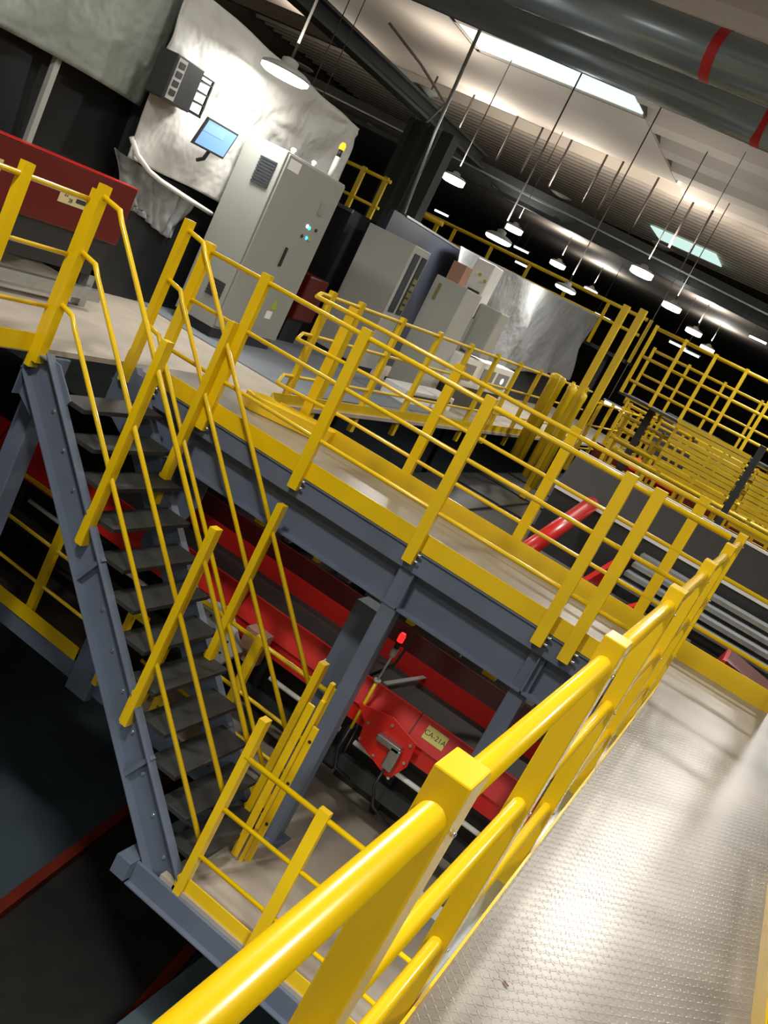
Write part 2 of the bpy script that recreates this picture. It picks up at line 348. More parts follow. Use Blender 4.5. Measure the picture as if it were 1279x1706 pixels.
for k in range(6):
    for zz in (1.058, 0.68, 0.27):
        MB().lathe((-0.1375, 1.09+1.0*k, zz-0.02), [(0.005, -0.001), (0.005, 0.003), (0.003, 0.005)], 10, 'x').build('bolt', 'bolt', fg)
# near side of the cross walkway
guardrail('yellow guardrail along the near edge of the cross walkway above the blue-grey beam', [(-4.42, 5.965), (-0.22, 5.965)], 0,
          [(-4.42, 5.965, 0), (-3.86, 5.965, 0), (-2.95, 5.965, 0), (-1.93, 5.965, 0), (-0.90, 5.965, 0), (-0.70, 5.965, 0)], toe=[(-4.5, 5.995), (-0.2, 5.995)])
# far side of the cross walkway with the folded-back gore
guardrail('yellow guardrail along the far edge of the cross walkway', [(-4.02, 7.0), (-3.4, 7.2), (0.50, 7.2)], 0,
          [(-3.72, 7.12, 0.2), (-2.69, 7.21, 0), (-1.62, 7.21, 0), (-0.55, 7.21, 0), (0.52, 7.21, 0)], toe=[(-3.9, 6.98), (-3.4, 7.17), (0.50, 7.17)], toe_h=(0.0, 0.15))
fr_ = [o for o in C.objects if o.name.startswith('guardrail') and o.type == 'EMPTY'][-1]
MB().extr([(-4.14, 6.80), (-4.02, 6.74), (-3.4, 7.08), (-3.4, 7.165), (-3.9, 6.97), (-4.02, 7.02)], lambda p, k: (p[0], p[1], 0.001 if k == 0 else 0.14)).build('kerb_nose', 'yellow', fr_, 0.012)
ys = [7.7, 8.3, 9.3, 10.4, 11.5, 12.6, 13.7, 14.8, 15.9, 17.0, 18.1]
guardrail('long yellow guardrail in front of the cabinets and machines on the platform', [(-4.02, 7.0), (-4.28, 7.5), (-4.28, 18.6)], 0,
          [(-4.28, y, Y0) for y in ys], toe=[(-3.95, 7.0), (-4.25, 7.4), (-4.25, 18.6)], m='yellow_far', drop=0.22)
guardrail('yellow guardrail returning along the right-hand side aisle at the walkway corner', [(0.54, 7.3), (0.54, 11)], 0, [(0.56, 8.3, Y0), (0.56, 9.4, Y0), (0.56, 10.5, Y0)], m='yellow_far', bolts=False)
# left platform guardrail toward the viewer
guardrail('yellow guardrail on the left platform edge in front of the dark red conveyor', [(-4.72, 2.2), (-4.72, 5.05)], 0,
          [(-4.72, 4.42, Y0), (-4.72, 3.4, Y0), (-4.70, 5.02, Y0)], toe=[(-4.72, 2.2), (-4.72, 4.98)], hs=(1.07, 0.68, 0.30), top=1.15)

# ---------------------------------------------------------------- walkway beam and columns
t = thing('walkway_beam', 'deep blue-grey steel beam under the cross walkway', 'beam', (-4.4, 6.1, -0.5))
MB().box(-4.40, 1.2, 6.0, 6.03, -0.19, -0.035).box(-4.40, 1.2, 5.985, 6.05, -0.045, -0.035).build('edge_channel', 'steel', t)
MB().box(-4.38, 1.2, 6.11, 6.13, -0.48, -0.045).box(-4.4, 1.2, 6.02, 6.22, -0.49, -0.475).box(-4.4, 1.2, 6.02, 6.22, -0.20, -0.19).build('web', 'steel', t)
for x in (-1.86, -0.84):
    MB().box(x-0.006, x+0.006, 6.02, 6.11, -0.49, -0.2).build('stiffener', 'steel', t)
def column(label, x, y, z0, z1, w=0.16, name='steel_column', m='steel', plate=True):
    t = thing(name, label, 'column', (x, y, z0))
    c = MB().box(x-w/2, x+w/2, y-w/2, y+w/2, z0, z1).build('shaft', m, t, 0.008)
    if plate: MB().box(x-w*0.9, x+w*0.9, y-w*0.9, y+w*0.9, z0, z0+0.015).build('base_plate', m, t)
    return t
column('blue-grey steel column standing on the lower landing beside the folded gate', -1.915, 6.09, LZ, -0.12, 0.125)
column('blue-grey steel column right of the red conveyor light stack', -0.86, 6.12, LZ, -0.12, 0.12)
column('blue-grey steel column behind the tall landing column, in front of the red guard', -2.22, 6.6, LZ, -0.75, 0.2)
column('short blue-grey steel column under the top of the staircase', -4.78, 5.3, -5.5, -0.05, 0.16)
t = thing('stair_brace', 'blue-grey plate brace behind the upper steps of the staircase', 'brace', (-3.9, 6.3, -1.2))
MB().extr([(-4.1, -0.5), (-3.75, -0.5), (-3.75, -0.75), (-3.95, -1.3), (-4.1, -1.3)], lambda p, k: (p[0], 6.22+0.02*k, p[1])).build('plate', 'steel', t)

# ---------------------------------------------------------------- staircase
NX0, NX1, NT = -4.60, -1.98, 13
def nose(x): return -(x-NX0)/(NX1-NX0)*(-LZ)
st = thing('staircase', 'blue-grey steel staircase with dark open treads between the two levels', 'stairs', (NX1, 5.5, LZ))
sl = math.atan2(-LZ, NX1-NX0); ux, uz = math.cos(sl), -math.sin(sl); px_, pz_ = math.sin(sl), math.cos(sl)
for side, (ya, yb, yo) in enumerate(((5.06, 5.07, -1), (5.93, 5.94, 1))):
    web = MB(); hW = 0.125
    a = Vector((-4.52, 0, nose(-4.52)-0.12)); b = Vector((NX1-0.02, 0, LZ+0.02))
    def q(cx, cz, y0, y1, along0, along1, w0, w1):
        P0 = Vector((cx, 0, cz)); d = Vector((ux, 0, uz)); n = Vector((px_, 0, pz_))
        pts = [P0+d*along0+n*w0, P0+d*along1+n*w0, P0+d*along1+n*w1, P0+d*along0+n*w1]
        web.extr([(p.x, p.z) for p in pts], lambda p, k: (p[0], y0 if k == 0 else y1, p[1]))
    L = math.hypot(NX1-NX0, LZ)
    base = (NX0-px_*0.10, -pz_*0.10)
    q(base[0], base[1], ya, yb, 0.0, L+0.02, -hW, hW)
    y_out0, y_out1 = (ya-0.065, ya) if yo < 0 else (yb, yb+0.065)
    q(base[0], base[1], y_out0, y_out1, 0.0, L+0.02, -hW, -hW+0.009)
    q(base[0], base[1], y_out0, y_out1, 0.0, L+0.02, hW-0.009, hW)
    # upright head of the channel at the top
    web.extr([(-4.74, -0.02), (-4.50, -0.02), (-4.30, -0.20), (-4.45, -0.52), (-4.74, -0.36)], lambda p, k: (p[0], ya-0.001 if k == 0 else yb+0.001, p[1]))
    web.box(-4.745, -4.735, y_out0, y_out1, -0.36, -0.02).box(-4.745, -4.56, y_out0, y_out1, -0.03, -0.02)
    s_ = web.build('stringer', 'steel', st)
    for k in range(1, NT):
        x = NX0+(NX1-NX0)*k/NT; z = nose(x)-0.13
        y = ya-0.004 if yo < 0 else yb+0.004
        MB().tube([(x, y-0.006, z), (x, y+0.006, z)], 0.013, 10).build('screw', 'bolt', s_)
    # splice straps folded across the stringer web
    for fx in (0.40, 0.77):
        sp = MB()
        cx, cz = NX0+(NX1-NX0)*fx-px_*0.10, nose(NX0+(NX1-NX0)*fx)-pz_*0.10
        sp.bar((cx-0.05, ya-0.02 if yo < 0 else yb+0.02, cz-0.15), (cx+0.09, ya-0.02 if yo < 0 else yb+0.02, cz+0.10), 0.03, 0.05, (0, 1, 0))
        sp.build('strap', 'steel', s_)
run = (NX1-NX0)/NT
for k in range(1, NT):
    x = NX0+run*k; z = LZ*k/NT
    MB().box(x-0.02, x+0.225, 5.07, 5.93, z-0.035, z).build('tread', 'tread', st, 0.004)
# stair handrails
def handrail(label, y, xs, xtop):
    r = thing('stair_handrail', label, 'railing', (xs[-1], y, nose(xs[-1])))
    for i, x in enumerate(xs):
        z = nose(x)
        p = post(MB(), x, y, max(z-0.14, LZ-0.12 if y < 5.3 else LZ), (1.2 if i == 0 else z+1.37), 0, 0.055, 0.075).build('post', 'yellow', r)
        pl = MB().box(x-0.05, x-0.028, y-0.02, y+0.04, z-0.14, z+0.1)
        pl.build('bracket', 'yellow', p)
    sr = LZ/(NX1-NX0)
    for k, (h0, xo) in enumerate(((1.20, 0.24), (0.82, 0.22), (0.44, 0.20))):
        xa = xs[0]; xb = xa+xo; xe = xs[-1]+0.01
        # follows the pitch and runs into the last post
        zb = (1.07, 0.68, 0.30)[k]; sl2 = (nose(xe)+(1.13, 0.74, 0.36)[k]-zb)/(xe-xb)
        pts = [(xa, y, zb+0.06), (xb-0.06, y, zb+0.03), (xb, y, zb-0.04), (xe, y, zb+sl2*(xe-xb))]
        MB().tube(pts, 0.018, 12).build(('top_rail', 'middle_rail', 'lower_rail')[k], 'yellow', r)
    return r
handrail('near yellow handrail of the staircase, on the camera side', 5.02, (-4.66, -3.73, -2.84, -1.96), 0)
handrail('far yellow handrail of the staircase, against the walkway', 5.90, (-4.62, -3.92, -2.93, -2.10), 0)

# ---------------------------------------------------------------- lower landing
t = thing('landing_beam', 'blue-grey channel beam under the landing edge at the foot of the stairs', 'beam', (-2.3, 5, -2.7))
MB().box(-2.3, 4, 4.97, 5.0, LZ-0.19, LZ-0.03).box(-2.3, 4, 4.93, 4.97, LZ-0.19, LZ-0.18).build('channel', 'steel', t)
MB().box(-2.42, -2.3, 4.9, 5.9, LZ-0.16, LZ-0.02).build('end_channel', 'steel', t)
guardrail('yellow guardrail on the landing edge at the foot of the stairs', [(-1.96, 5.0), (3, 5.0)], LZ,
          [(-1.34, 5.0, 0), (-0.2, 5.0, 0), (0.9, 5.0, 0)], toe=[(-1.93, 5.02), (3, 5.02)], hs=(1.07, 0.68, 0.30))
guardrail('yellow guardrail behind the stairs between lower deck and conveyor', [(-3.75, 6.42), (-2.05, 6.42)], LZ,
          [(-3.6, 6.42, 0), (-2.85, 6.42, 0), (-2.12, 6.42, 0)], toe=[(-2.75, 6.36), (-2.12, 6.36)], hs=(1.07, 0.62, 0.30), bolts=False)
t = thing('walkway_beam_lower', 'blue-grey channel beam under the lower left walkway', 'beam', (-8, 6.34, -2.7))
t.name = 'lower_walkway_beam'
MB().box(-9, -2.43, 6.31, 6.35, LZ-0.20, LZ-0.03).build('channel', 'steel', t)
MB().box(-4.22, -3.98, 6.24, 6.31, LZ-0.24, LZ+0.25).build('bracket_plate', 'steel', t)
guardrail('yellow guardrail of the lower left walkway, beside the light red conveyor', [(-8.5, 6.38), (-5.0, 6.38), (-4.97, 6.38)], LZ,
          [(-6.2, 6.38, 0), (-4.97, 6.38, 0), (-7.4, 6.38, 0)], hs=(1.07,), toe=[(-8.5, 6.30), (-4.28, 6.30)])
t = thing('rail_pair', 'two thin yellow rails running on behind the stair stringer at lower left', 'railing', (-8.5, 6.38, LZ))
for hh in (0.66, 0.30): MB().tube([(-8.5, 6.38, LZ+hh), (-4.05, 6.38, LZ+hh)], 0.016, 10).build('rail', 'yellow', t)
for (x, z, lb) in ((-3.9, -1.95, 'small yellow bent bracket seen between the upper middle steps'), (-3.95, -2.48, 'small yellow angle bracket left of the stair stringer'), (-3.35, -2.45, 'small yellow plate seen between the lower steps')):
    o = MB().box(x-0.02, x+0.16, 6.2, 6.26, z+0.10, z+0.15).box(x-0.02, x+0.03, 6.2, 6.26, z-0.10, z+0.10).build('edge_bracket', 'yellow'); tag(o, lb, 'bracket')
# folded swing gate by the column
t = thing('swing_gate', 'yellow folded swing gate of flat bars beside the landing column', 'gate', (-1.84, 5.6, LZ))
MB().box(-1.965, -1.905, 5.58, 5.60, LZ+0.03, -1.22).build('gate_bar', 'yellow', t, 0.008)
MB().box(-1.90, -1.862, 5.60, 5.66, LZ+0.30, -1.16).build('gate_bar', 'yellow', t, 0.008)
g2 = MB().box(-1.856, -1.805, 5.58, 5.60, LZ+0.06, -1.34).build('hinge_bar', 'yellow', t, 0.008)
for z in (-2.15, -1.8, -1.45): MB().tube([(-1.822, 5.574, z), (-1.822, 5.581, z)], 0.012, 8).build('bolt', 'black', g2)
MB().box(-1.90, -1.87, 5.62, 5.66, LZ, -1.03).build('gate_post', 'yellow', t)
# ---------------------------------------------------------------- red conveyors under the walkway
def conveyor(label, x0, x1, y=6.9, z=-1.4):
    t = thing('belt_conveyor', label, 'conveyor', (x0, y, LZ))
    f = lambda p, k: ((x0 if k == 0 else x1), p[0], p[1])
    xg = max(x0, -4.75); fg_ = lambda p, k: ((xg if k == 0 else x1), p[0], p[1])
    ng = MB().extr([(y-0.10, z-0.20), (y+0.0, z), (y+0.03, z), (y-0.07, z-0.20)], f).extr([(y-0.06, z-0.36), (y-0.04, z-0.36), (y-0.05, z-0.2), (y-0.07, z-0.2)], f)
    n_ = ng.build('side_guard', 'red', t)
    k = x0+0.55
    while k < x1:
        MB().extr([(y-0.106, z-0.20), (y-0.002, z+0.004), (y+0.034, z+0.004), (y-0.06, z-0.205)], lambda p, kk, k=k: (k+0.012*kk, p[0], p[1])).build('seam', 'darkred', n_); k += 1.02
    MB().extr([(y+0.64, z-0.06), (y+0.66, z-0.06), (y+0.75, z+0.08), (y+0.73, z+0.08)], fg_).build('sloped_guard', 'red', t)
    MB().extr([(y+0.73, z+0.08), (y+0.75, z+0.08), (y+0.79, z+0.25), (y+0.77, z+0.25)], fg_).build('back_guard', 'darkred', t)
    MB().extr([(y-0.0, z-0.08), (y+0.66, z-0.08), (y+0.66, z-0.06), (y-0.0, z-0.06)], f).build('belt', 'belt', t)
    MB().extr([(y+0.52, LZ), (y+0.54, LZ), (y+0.54, z-0.10), (y+0.52, z-0.10)], f).build('skirt', 'belt', t)
    MB().extr([(y-0.10, z-0.78), (y-0.04, z-0.78), (y-0.04, z-0.64), (y-0.10, z-0.64)], f).build('lower_frame', 'charcoal', t)
    x = x0+0.2
    while x < x1-0.6:
        MB().tube([(x, y-0.08, z-0.50), (x+0.75, y-0.08, z-0.50)], 0.022, 10).build('roller_tube', 'white', t)
        MB().box(x-0.10, x-0.05, y-0.12, y-0.04, z-0.64, z-0.40).build('bracket', 'black', t); x += 1.0
    x = x0+0.5
    while x < x1:
        MB().box(x-0.03, x+0.03, y+0.38, y+0.44, LZ, z-0.40).build('leg', 'black', t); x += 1.3
    return t
conveyor('long light red belt conveyor under the cross walkway, left of the landing column', -9.0, -2.12, 6.9, -1.38)
cv = conveyor('bright red belt conveyor with the yellow CA-21A label, right of the landing column', -2.08, 1.2, 6.85, -1.37)
lb = MB().extr([(-1.43, -1.40), (-1.24, -1.40), (-1.24, -1.50), (-1.43, -1.50)], lambda p, k: (p[0], 6.85+(p[1]+1.37)*0.5-0.002-0.003*k, p[1])).build('label_plate', 'label', cv)
lb['label'] = 'yellow label plate reading CA-21A'
_n = Vector((0, 0.5, 1)).normalized()
text_mesh('CA-21A', 0.058, 'ink', lb, (-1.335, 6.85-0.08*0.5-0.008, -1.45), (1, 0, 0), _n)
# gearbox and fittings on the conveyor
t = thing('drive_unit', 'red bolted drive plate with grey gearbox under the CA-21A conveyor', 'motor', (-1.6, 6.62, -1.7))
MB().extr([(-1.80, -1.62), (-1.78, -1.78), (-1.42, -1.90), (-1.34, -1.72), (-1.36, -1.52), (-1.62, -1.45), (-1.92, -1.52)], lambda p, k: (p[0]-0.05, 6.66+0.02*k, p[1])).build('plate', 'red', t)
MB().box(-1.70, -1.48, 6.60, 6.66, -1.66, -1.60).box(-1.56, -1.47, 6.60, 6.66, -1.82, -1.62).build('gearbox', 'galv', t, 0.01)
for (x, z) in ((-1.80, -1.60), (-1.80, -1.75), (-1.64, -1.80), (-1.45, -1.88), (-1.40, -1.70), (-1.42, -1.55), (-1.62, -1.50)): MB().lathe((x-0.02, 6.655, z), [(0.013, -0.012), (0.013, 0.0)], 8, 'y').build('bolt', 'bolt', t)
MB().tube([(-1.52, 6.60, -1.82), (-1.52, 6.56, -1.95), (-1.45, 6.55, -2.10), (-1.2, 6.6, -2.2)], 0.012, 8).build('cable', 'black', t)
t = thing('beacon_pole', 'yellow pole with white neck carrying a lit red beacon before the red conveyor', 'beacon', (-1.93, 6.7, -1.72))
MB().tube([(-1.94, 6.70, -1.75), (-1.93, 6.70, -1.28)], 0.014, 10).build('pole', 'yellow', t)
MB().tube([(-1.93, 6.70, -1.28), (-1.92, 6.70, -1.05)], 0.009, 10).lathe((-1.93, 6.70, -1.28), [(0.03, -0.02), (0.03, 0.0)], 12).build('neck', 'grey', t)
MB().lathe((-1.92, 6.70, -1.06), [(0.02, 0), (0.028, 0.02), (0.028, 0.07), (0.02, 0.08)], 12).build('collar', 'grey', t)
MB().lathe((-1.92, 6.70, -0.92), [(0.026, 0), (0.028, 0.05), (0.02, 0.075)], 12).build('beacon_lens', 'red_on', t)
MB().tube([(-1.92, 6.70, -0.98), (-1.92, 6.70, -0.92)], 0.022, 10).build('socket', 'black', t)
MB().tube([(-1.94, 6.70, -1.75), (-1.95, 6.68, -1.95), (-1.9, 6.68, -2.10), (-1.75, 6.7, -2.12)], 0.012, 8).build('cable', 'black', t)
t = thing('guard_strut', 'grey flat strut bridging the red conveyor beside the beacon pole', 'strut', (-1.9, 6.9, -1.4))
MB().bar((-1.92, 6.90, -1.36), (-1.78, 7.72, -1.38), 0.04, 0.012).build('bar', 'grey', t)
t = thing('photo_sensor', 'small white sensor head on a red bracket at the end of the left conveyor', 'sensor', (-2.36, 6.78, -1.6))
MB().box(-2.42, -2.34, 6.74, 6.82, -1.50, -1.42).build('sensor_head', 'white', t, 0.01)
MB().box(-2.46, -2.28, 6.76, 6.80, -1.72, -1.56).build('bracket', 'red', t)
t = thing('junction_box', 'light grey junction box with knockout holes seen through the stair rails', 'box', (-3.35, 6.55, -1.9))
MB().extr([(-3.50, -1.50), (-3.28, -1.46), (-3.02, -1.72), (-3.12, -1.90), (-3.25, -2.05), (-3.34, -1.98)], lambda p, k: (p[0], 6.50+0.10*k, p[1])).build('body', 'grey', t, 0.006)
b = MB()
for (x, z) in ((-3.38, -1.58), (-3.30, -1.66), (-3.24, -1.75), (-3.16, -1.80), (-3.25, -1.90), (-3.14, -1.68)): b.lathe((x, 6.495, z), [(0.010, -0.002), (0.010, 0.006)], 8, 'y')
b.build('hole', 'black', t)
MB().box(-3.10, -2.90, 6.62, 6.75, -1.80, -1.52).build('housing', 'card', t)
# hardware hanging under the beam
t = thing('cable_tray', 'dark cable tray with grey clips under the cross walkway', 'tray', (-4.2, 7.95, -0.9))
MB().box(-4.3, 1.0, 7.95, 8.15, -1.13, -1.10).box(-4.3, 1.0, 7.94, 7.96, -1.13, -1.03).build('tray', 'charcoal', t)
x = -4.1
while x < 0.8:
    MB().box(x, x+random.uniform(0.05, 0.25), 7.85, 7.93, -1.17, -1.09).build('clip', random.choice(['galv', 'yellow', 'white', 'black']), t); x += random.uniform(0.28, 0.5)
for x in (-3.5, 0.5): MB().tube([(x, 8.05, -1.10), (x, 8.05, -0.72)], 0.012, 8).build('hanger', 'galv', t)

# ---------------------------------------------------------------- ground level belts far below
def lane(label, p0, p1, w, z):
    v = Vector((p1[0]-p0[0], p1[1]-p0[1], 0)).normalized(); n = Vector((v.y, -v.x, 0))
    t = thing('floor_conveyor', label, 'conveyor', (p0[0], p0[1], GZ))
    a, b = Vector((*p0, z)), Vector((*p1, z))
    for s_ in (0, w):
        MB().bar(a+n*s_, b+n*s_, 0.10, 0.16).build('side_rail', 'dullred', t)
    MB().obox((a+b)/2+n*w/2-Vector((0, 0, 0.03)), v*(b-a).length/2, n*(w/2-0.05), (0, 0, 0.01)).build('belt', 'belt', t)
    for k in (0.15, 0.5, 0.85):
        for s_ in (0, w):
            c = a.lerp(b, k)+n*s_; MB().box(c.x-0.05, c.x+0.05, c.y-0.05, c.y+0.05, GZ, z-0.08).build('leg', 'steel', t)
    return t
lane('ground level black belt with dull red side rails at the lower left', (-3.35, 4.3), (-4.15, 9.3), 1.42, -4.5)
t = thing('cable_loop', 'thin dark pipe with a bend on the ground beside the red side rail', 'pipe', (-1.9, 5.9, -5))
MB().tube([(-1.55, 5.3, -4.0), (-1.75, 5.7, -4.0), (-1.72, 5.95, -4.0), (-1.85, 6.15, -4.0), (-1.70, 6.75, -4.0)], 0.02, 8).build('pipe', 'black', t)
t = thing('ground_platform', 'grey-green painted ground slab right of the black belt', 'slab', (-1.2, 6, -4.1))
MB().box(-2.05, 3, 3, 9, -4.3, -4.05).build('slab', 'ground', t)

# ---------------------------------------------------------------- void between the decks: belts and covers
t = thing('dark_belt_sorter', 'dark grey covered belt running away between the walkway and the machine platform', 'conveyor', (-3.2, 8, -0.9))
MB().box(-4.15, -0.2, 8.1, 30, -0.72, -0.66).build('cover', 'charcoal', t)
for y in (9.4, 10.9, 12.4, 13.9, 15.4): MB().box(-4.15, -0.2, y, y+0.02, -0.66, -0.64).build('seam', 'black', t)
for x in (-3.2,): MB().box(x, x+0.02, 8.1, 30, -0.66, -0.63).build('edge_strip', 'black', t)
t = thing('crossing_conveyor', 'dark belt conveyor with pale metal edges crossing behind the far guardrail', 'conveyor', (-2.1, 9.5, 0))
MB().box(-2.05, 1.6, 9.5, 10.7, 0.37, 0.40).extr([(9.5, 0.37), (9.52, 0.37), (9.72, 0.74), (9.70, 0.74)], lambda p, k: (-2.05 if k == 0 else 1.6, p[0], p[1])).build('belt', 'belt', t)
MB().box(-2.05, 1.6, 9.47, 9.50, 0.33, 0.365).build('edge_trim', 'white', t)
MB().box(-2.05, 1.6, 9.69, 9.73, 0.74, 0.765).build('edge_trim', 'white', t)
MB().box(-2.05, 1.6, 9.5, 9.55, -0.3, 0.33).build('skirt', 'charcoal', t)
t = thing('metal_trough', 'galvanised stepped metal trough below the pale-edged belt at right', 'trough', (-0.5, 8.4, -0.3))
for k in range(4): MB().box(-0.95, 0.5, 8.55+0.20*k, 8.75+0.20*k, -0.02+0.07*k, 0.02+0.07*k).build('sheet', 'galv', t)
t = thing('red_bin', 'dark red open hopper behind the yellow kerb at the right edge', 'hopper', (0.0, 8.0, -0.6))
MB().extr([(0.03, -0.42), (0.62, -0.42), (0.62, -0.02), (0.16, 0.06)], lambda p, k: (p[0], 7.75+0.5*k, p[1])).build('body', 'darkred', t)
MB().extr([(0.02, -0.42), (0.04, -0.42), (0.17, 0.06), (0.14, 0.06)], lambda p, k: (p[0]-0.01, 7.72+0.5*k, p[1])).build('rim', 'red', t)
t = thing('red_roller', 'shiny red round tube slanting away behind the walkway rails', 'roller', (-1.62, 7.55, -0.3))
MB().tube([(-1.62, 7.55, -0.05), (-1.61, 9.3, 0.39)], 0.075, 24).build('tube', 'red', t)
t = thing('slanted_bar', 'red slanted frame piece behind the walkway rails near the machine rollers', 'frame', (-1.0, 8.6, -0.3))
MB().bar((-1.28, 8.3, -0.40), (-1.05, 9.4, 0.1), 0.05, 0.18).bar((-1.0, 7.9, -0.4), (-0.65, 8.5, -0.1), 0.05, 0.14).build('bar', 'red', t)
t = thing('roller_box', 'grey roller unit under the pale-edged belt', 'machine', (-1.0, 8.9, -0.3))
for k in range(4): MB().tube([(-1.15, 8.6+0.13*k, -0.25), (-0.70, 8.6+0.13*k, -0.25)], 0.045, 12).build('roller', 'galv', t)
MB().box(-1.2, -0.65, 8.5, 9.2, -0.42, -0.32).build('tray', 'grey', t)
t = thing('red_lit_box', 'glowing red plastic housing with a yellow tag in front of the yellow mesh', 'housing', (-2.6, 16.5, 0.3))
MB().bar((-2.55, 16.2, 0.42), (-1.72, 16.2, 0.42), 0.3, 0.20).build('body', 'red_glow', t, 0.02)
MB().box(-2.2, -2.1, 16.15, 16.25, -0.64, 0.3).build('stand', 'black', t)
MB().box(-1.98, -1.78, 16.04, 16.05, 0.33, 0.42).build('tag', 'label', t)
t = thing('far_red_conveyor', 'long dark red conveyor side below the yellow mesh at right', 'conveyor', (-2, 16.8, 0))
MB().box(-3.3, 2.5, 16.5, 16.6, 0.15, 0.42).build('side', 'darkred', t); MB().box(-3.3, 2.5, 16.6, 17.6, 0.25, 0.28).build('belt', 'belt', t)

# ---------------------------------------------------------------- far yellow gantries (several rails one behind another)
k = 0
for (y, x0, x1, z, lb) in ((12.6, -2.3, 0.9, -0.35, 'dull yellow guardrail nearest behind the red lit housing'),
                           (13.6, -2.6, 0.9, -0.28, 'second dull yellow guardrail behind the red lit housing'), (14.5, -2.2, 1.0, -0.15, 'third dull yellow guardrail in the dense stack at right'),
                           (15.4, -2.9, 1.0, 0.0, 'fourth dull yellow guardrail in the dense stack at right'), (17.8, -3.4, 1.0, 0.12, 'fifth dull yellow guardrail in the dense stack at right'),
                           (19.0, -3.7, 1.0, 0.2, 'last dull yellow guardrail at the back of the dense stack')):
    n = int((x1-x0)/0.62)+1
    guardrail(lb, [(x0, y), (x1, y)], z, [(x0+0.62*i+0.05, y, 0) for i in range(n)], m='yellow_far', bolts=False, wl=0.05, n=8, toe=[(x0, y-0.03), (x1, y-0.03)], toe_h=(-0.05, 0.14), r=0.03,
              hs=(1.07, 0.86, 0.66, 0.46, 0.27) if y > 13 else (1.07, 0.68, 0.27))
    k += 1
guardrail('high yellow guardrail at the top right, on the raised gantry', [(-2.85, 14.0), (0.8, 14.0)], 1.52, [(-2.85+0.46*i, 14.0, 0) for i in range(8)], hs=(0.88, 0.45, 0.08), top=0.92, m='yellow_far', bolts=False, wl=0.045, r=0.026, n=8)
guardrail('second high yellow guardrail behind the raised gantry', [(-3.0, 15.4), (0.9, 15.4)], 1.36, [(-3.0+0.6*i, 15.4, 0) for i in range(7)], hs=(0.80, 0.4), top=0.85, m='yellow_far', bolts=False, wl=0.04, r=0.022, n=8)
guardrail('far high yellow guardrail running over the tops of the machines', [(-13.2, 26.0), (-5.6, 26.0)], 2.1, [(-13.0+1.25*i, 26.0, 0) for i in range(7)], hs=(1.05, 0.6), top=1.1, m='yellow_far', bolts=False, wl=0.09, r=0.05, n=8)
t = thing('far_gantry_deck', 'dark elevated gantry deck far behind the covered machines', 'walkway', (-9, 26, 2.0))
MB().box(-13.2, -5.6, 26.05, 27.0, 1.90, 2.0).build('deck', 'charcoal', t)
for x in (-12.8, -9.4, -6.2): MB().box(x-0.06, x+0.06, 26.4, 26.52, GZ, 1.9).build('leg', 'dgirder', t)
t = thing('corner_gantry_deck', 'dark elevated deck under the small yellow guardrails by the grooved column', 'walkway', (-9, 15, 1.6))
MB().box(-9.4, -7.7, 14.25, 15.4, 1.52, 1.60).box(-9.7, -7.8, 17.55, 18.6, 1.90, 1.96).build('deck', 'charcoal', t)
for x, y, z in ((-9.2, 15.0, 1.52), (-7.9, 15.0, 1.52), (-9.5, 18.2, 1.9), (-8.2, 18.2, 1.9)): MB().box(x-0.05, x+0.05, y-0.05, y+0.05, 0, z).build('leg', 'dgirder', t)
t = thing('raised_gantry_deck', 'dark raised walkway deck under the high yellow guardrail', 'walkway', (-2.9, 14, 1.4))
MB().box(-2.9, 0.9, 14.05, 15.4, 1.36, 1.40).build('deck', 'charcoal', t)
for x in (-2.5, 0.5): MB().box(x-0.05, x+0.05, 15.0, 15.1, -0.66, 1.36).build('leg', 'dgirder', t)
for (x, y, lb) in ((-2.95, 13.2, 'tall dull yellow post left of the high guardrail, the nearer of the pair'), (-3.35, 13.9, 'tall dull yellow post left of the high guardrail, farther of the pair')):
    o = MB().box(x-0.05, x+0.05, y-0.04, y+0.04, -0.64, 2.5).build('tall_post', 'yellow_far'); tag(o, lb, 'post')
bl = ['thickest yellow bollard post at the end of the platform guardrail', 'slim yellow post next to the thick bollard', 'slim yellow post in the middle of the row beyond the thick bollard', 'slim yellow post before the tall pair', 'slim yellow post at the end of the row under the tall pair']
for i, (x, y, r) in enumerate(((-4.03, 14.9, 0.10), (-3.85, 14.6, 0.05), (-3.60, 14.3, 0.05), (-3.40, 13.6, 0.06), (-3.05, 12.9, 0.05))):
    o = MB().lathe((x, y, 0.0), [(r, -0.3), (r, 1.05), (r*1.15, 1.07), (r*1.15, 1.15), (r*0.5, 1.18)], 16).build('bollard', 'yellow_far'); tag(o, lb if False else bl[i], 'post')
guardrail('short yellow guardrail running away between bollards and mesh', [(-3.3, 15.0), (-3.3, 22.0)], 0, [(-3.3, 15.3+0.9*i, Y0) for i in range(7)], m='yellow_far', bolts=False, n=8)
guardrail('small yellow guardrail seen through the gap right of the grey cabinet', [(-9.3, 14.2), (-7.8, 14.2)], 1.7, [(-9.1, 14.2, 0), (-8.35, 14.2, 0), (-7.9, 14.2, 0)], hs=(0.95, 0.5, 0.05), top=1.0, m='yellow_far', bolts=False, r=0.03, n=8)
guardrail('small yellow guardrail piece right of the dark grooved column', [(-9.6, 17.5), (-8.2, 17.5)], 2.05, [(-8.8, 17.5, 0), (-8.3, 17.5, 0)], hs=(0.55, 0.1), top=0.6, m='yellow_far', bolts=False, r=0.05, n=8)
